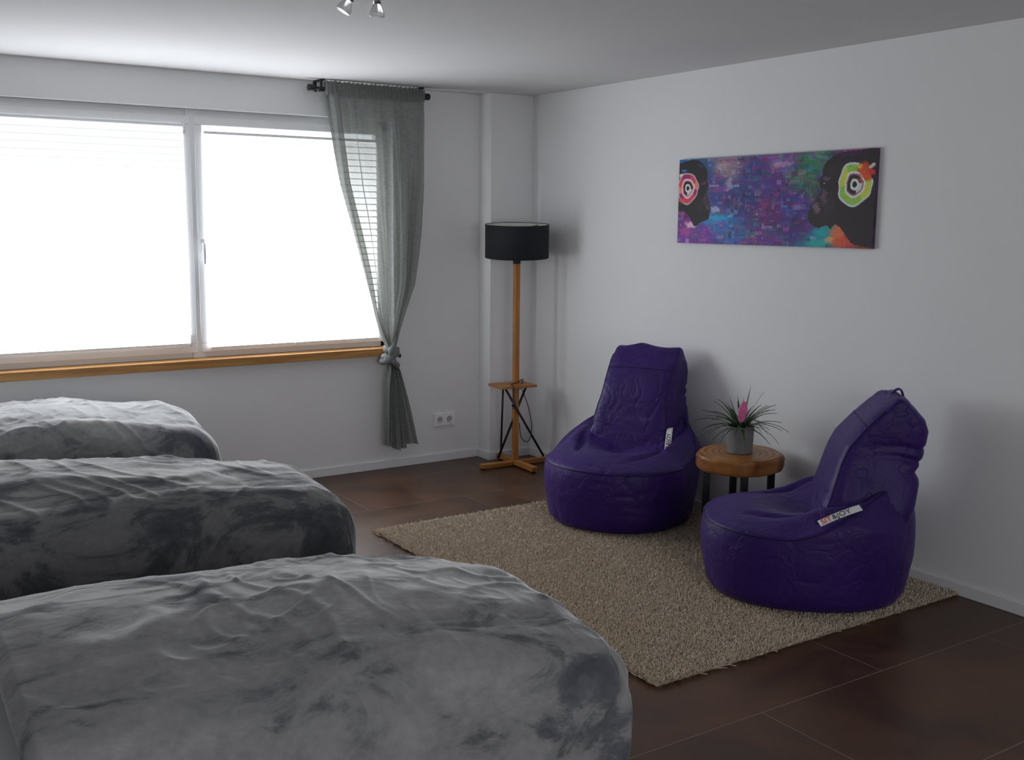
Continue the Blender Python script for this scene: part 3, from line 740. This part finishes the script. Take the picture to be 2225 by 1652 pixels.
    me.polygons.foreach_set("loop_start",np.arange(len(F))*4);me.polygons.foreach_set("loop_total",np.full(len(F),4));me.update(calc_edges=True)
    at=me.color_attributes.new("paint","FLOAT_COLOR","POINT");at.data.foreach_set("color",np.concatenate([lin.reshape(-1,3),np.ones((nu*nv,1))],1).astype(np.float32).ravel())
    m,nt,b=new_mat("painted_canvas");a=N(nt,"ShaderNodeAttribute");a.attribute_name="paint"
    nt.links.new(a.outputs["Color"],b.inputs["Base Color"]);b.inputs["Roughness"].default_value=.55;b.inputs["Specular IOR Level"].default_value=.3
    me.materials.append(m);ob=bpy.data.objects.new("printed_canvas",me);COL.objects.link(ob);ob.parent=e
    G().bx((-th+.0006,-WU/2,0),(-.001,WU/2,HV)).obj("stretcher_frame",simple("canvas_edge",(.09,.05,.11),.7,var=.5,scale=12),e)
painting()
# ------------------------------------------------------------------ ceiling spotlight
cl=empty("ceiling_spotlight",(-2.56,-2.86,2.5),label="chrome ceiling spotlight bar with glass halogen lamps",cat="ceiling light")
G().lathe([(0,0),(.05,0),(.05,-.02),(0,-.024)],seg=32).obj("ceiling_mount",M_chrome,cl)
gm2,nt,b=new_mat("clear_lamp_glass");setin(b,Roughness=.15);b.inputs["Transmission Weight"].default_value=.5;b.inputs["Base Color"].default_value=(.92,.93,.94,1)
G().tube([(-.10,.05,-.035),(.06,-.02,-.035)],.006,12).tube([(0,0,-.02),(0,0,-.036)],.008).obj("light_bar",M_chrome,cl)
for i,(dx,dy,tx,ty) in enumerate([(-.035,.055,-.55,.2),(.05,.035,.0,.1)]):
    d=Vector((tx,ty,-1)).normalized();R_=d.to_track_quat('Z','Y').to_matrix().to_4x4()
    base=Vector((dx,dy,-.069))
    G().tube([Vector((dx*.9,dy*.6,-.035)),base],.004).tube([base-d*.012,base+d*.028],[.013,.015],16).obj("lamp_socket",M_chrome,cl)
    G().lathe([(.012,.025),(.016,.032),(.025,.055),(.027,.068),(.026,.07),(.0,.066)],base,seg=28,M=R_).obj("halogen_lamp",gm2,cl)
# ------------------------------------------------------------------ world, fill light, camera
w=bpy.data.worlds.new("World");SC.world=w;w.use_nodes=True
bg=w.node_tree.nodes["Background"];bg.inputs[0].default_value=(.93,.96,1,1);bg.inputs[1].default_value=3.0
ld=bpy.data.lights.new("room_fill","AREA");ld.shape='RECTANGLE';ld.size=2.6;ld.size_y=1.5;ld.energy=42;ld.color=(.975,.985,1)  # added area lamp that fills the room from behind the camera
lo=bpy.data.objects.new("room_fill",ld);COL.objects.link(lo);lo.location=(-3.2,YF+.1,1.55);lo.rotation_euler=(math.radians(90),0,0)
p=[-4.2590,-6.3235,1.6597,0.5866,0.1484,0.0085,2320.3178]
cx,cy,cz,yaw,pitch,roll,f=p
fw=Vector((math.sin(yaw)*math.cos(pitch),math.cos(yaw)*math.cos(pitch),-math.sin(pitch)))
r=Vector((math.cos(yaw),-math.sin(yaw),0));u=r.cross(fw)
r2=r*math.cos(roll)+u*math.sin(roll);u2=-r*math.sin(roll)+u*math.cos(roll)
cam=bpy.data.cameras.new("Camera");co=bpy.data.objects.new("Camera",cam);COL.objects.link(co)
cam.sensor_width=36;cam.sensor_fit='HORIZONTAL';cam.lens=f*36/2225;cam.clip_start=.05
Mx=Matrix((r2,u2,-fw)).transposed().to_4x4();Mx.translation=Vector((cx,cy,cz));co.matrix_world=Mx
SC.camera=co
SC.view_settings.view_transform='Standard';SC.view_settings.look='None';SC.view_settings.exposure=0
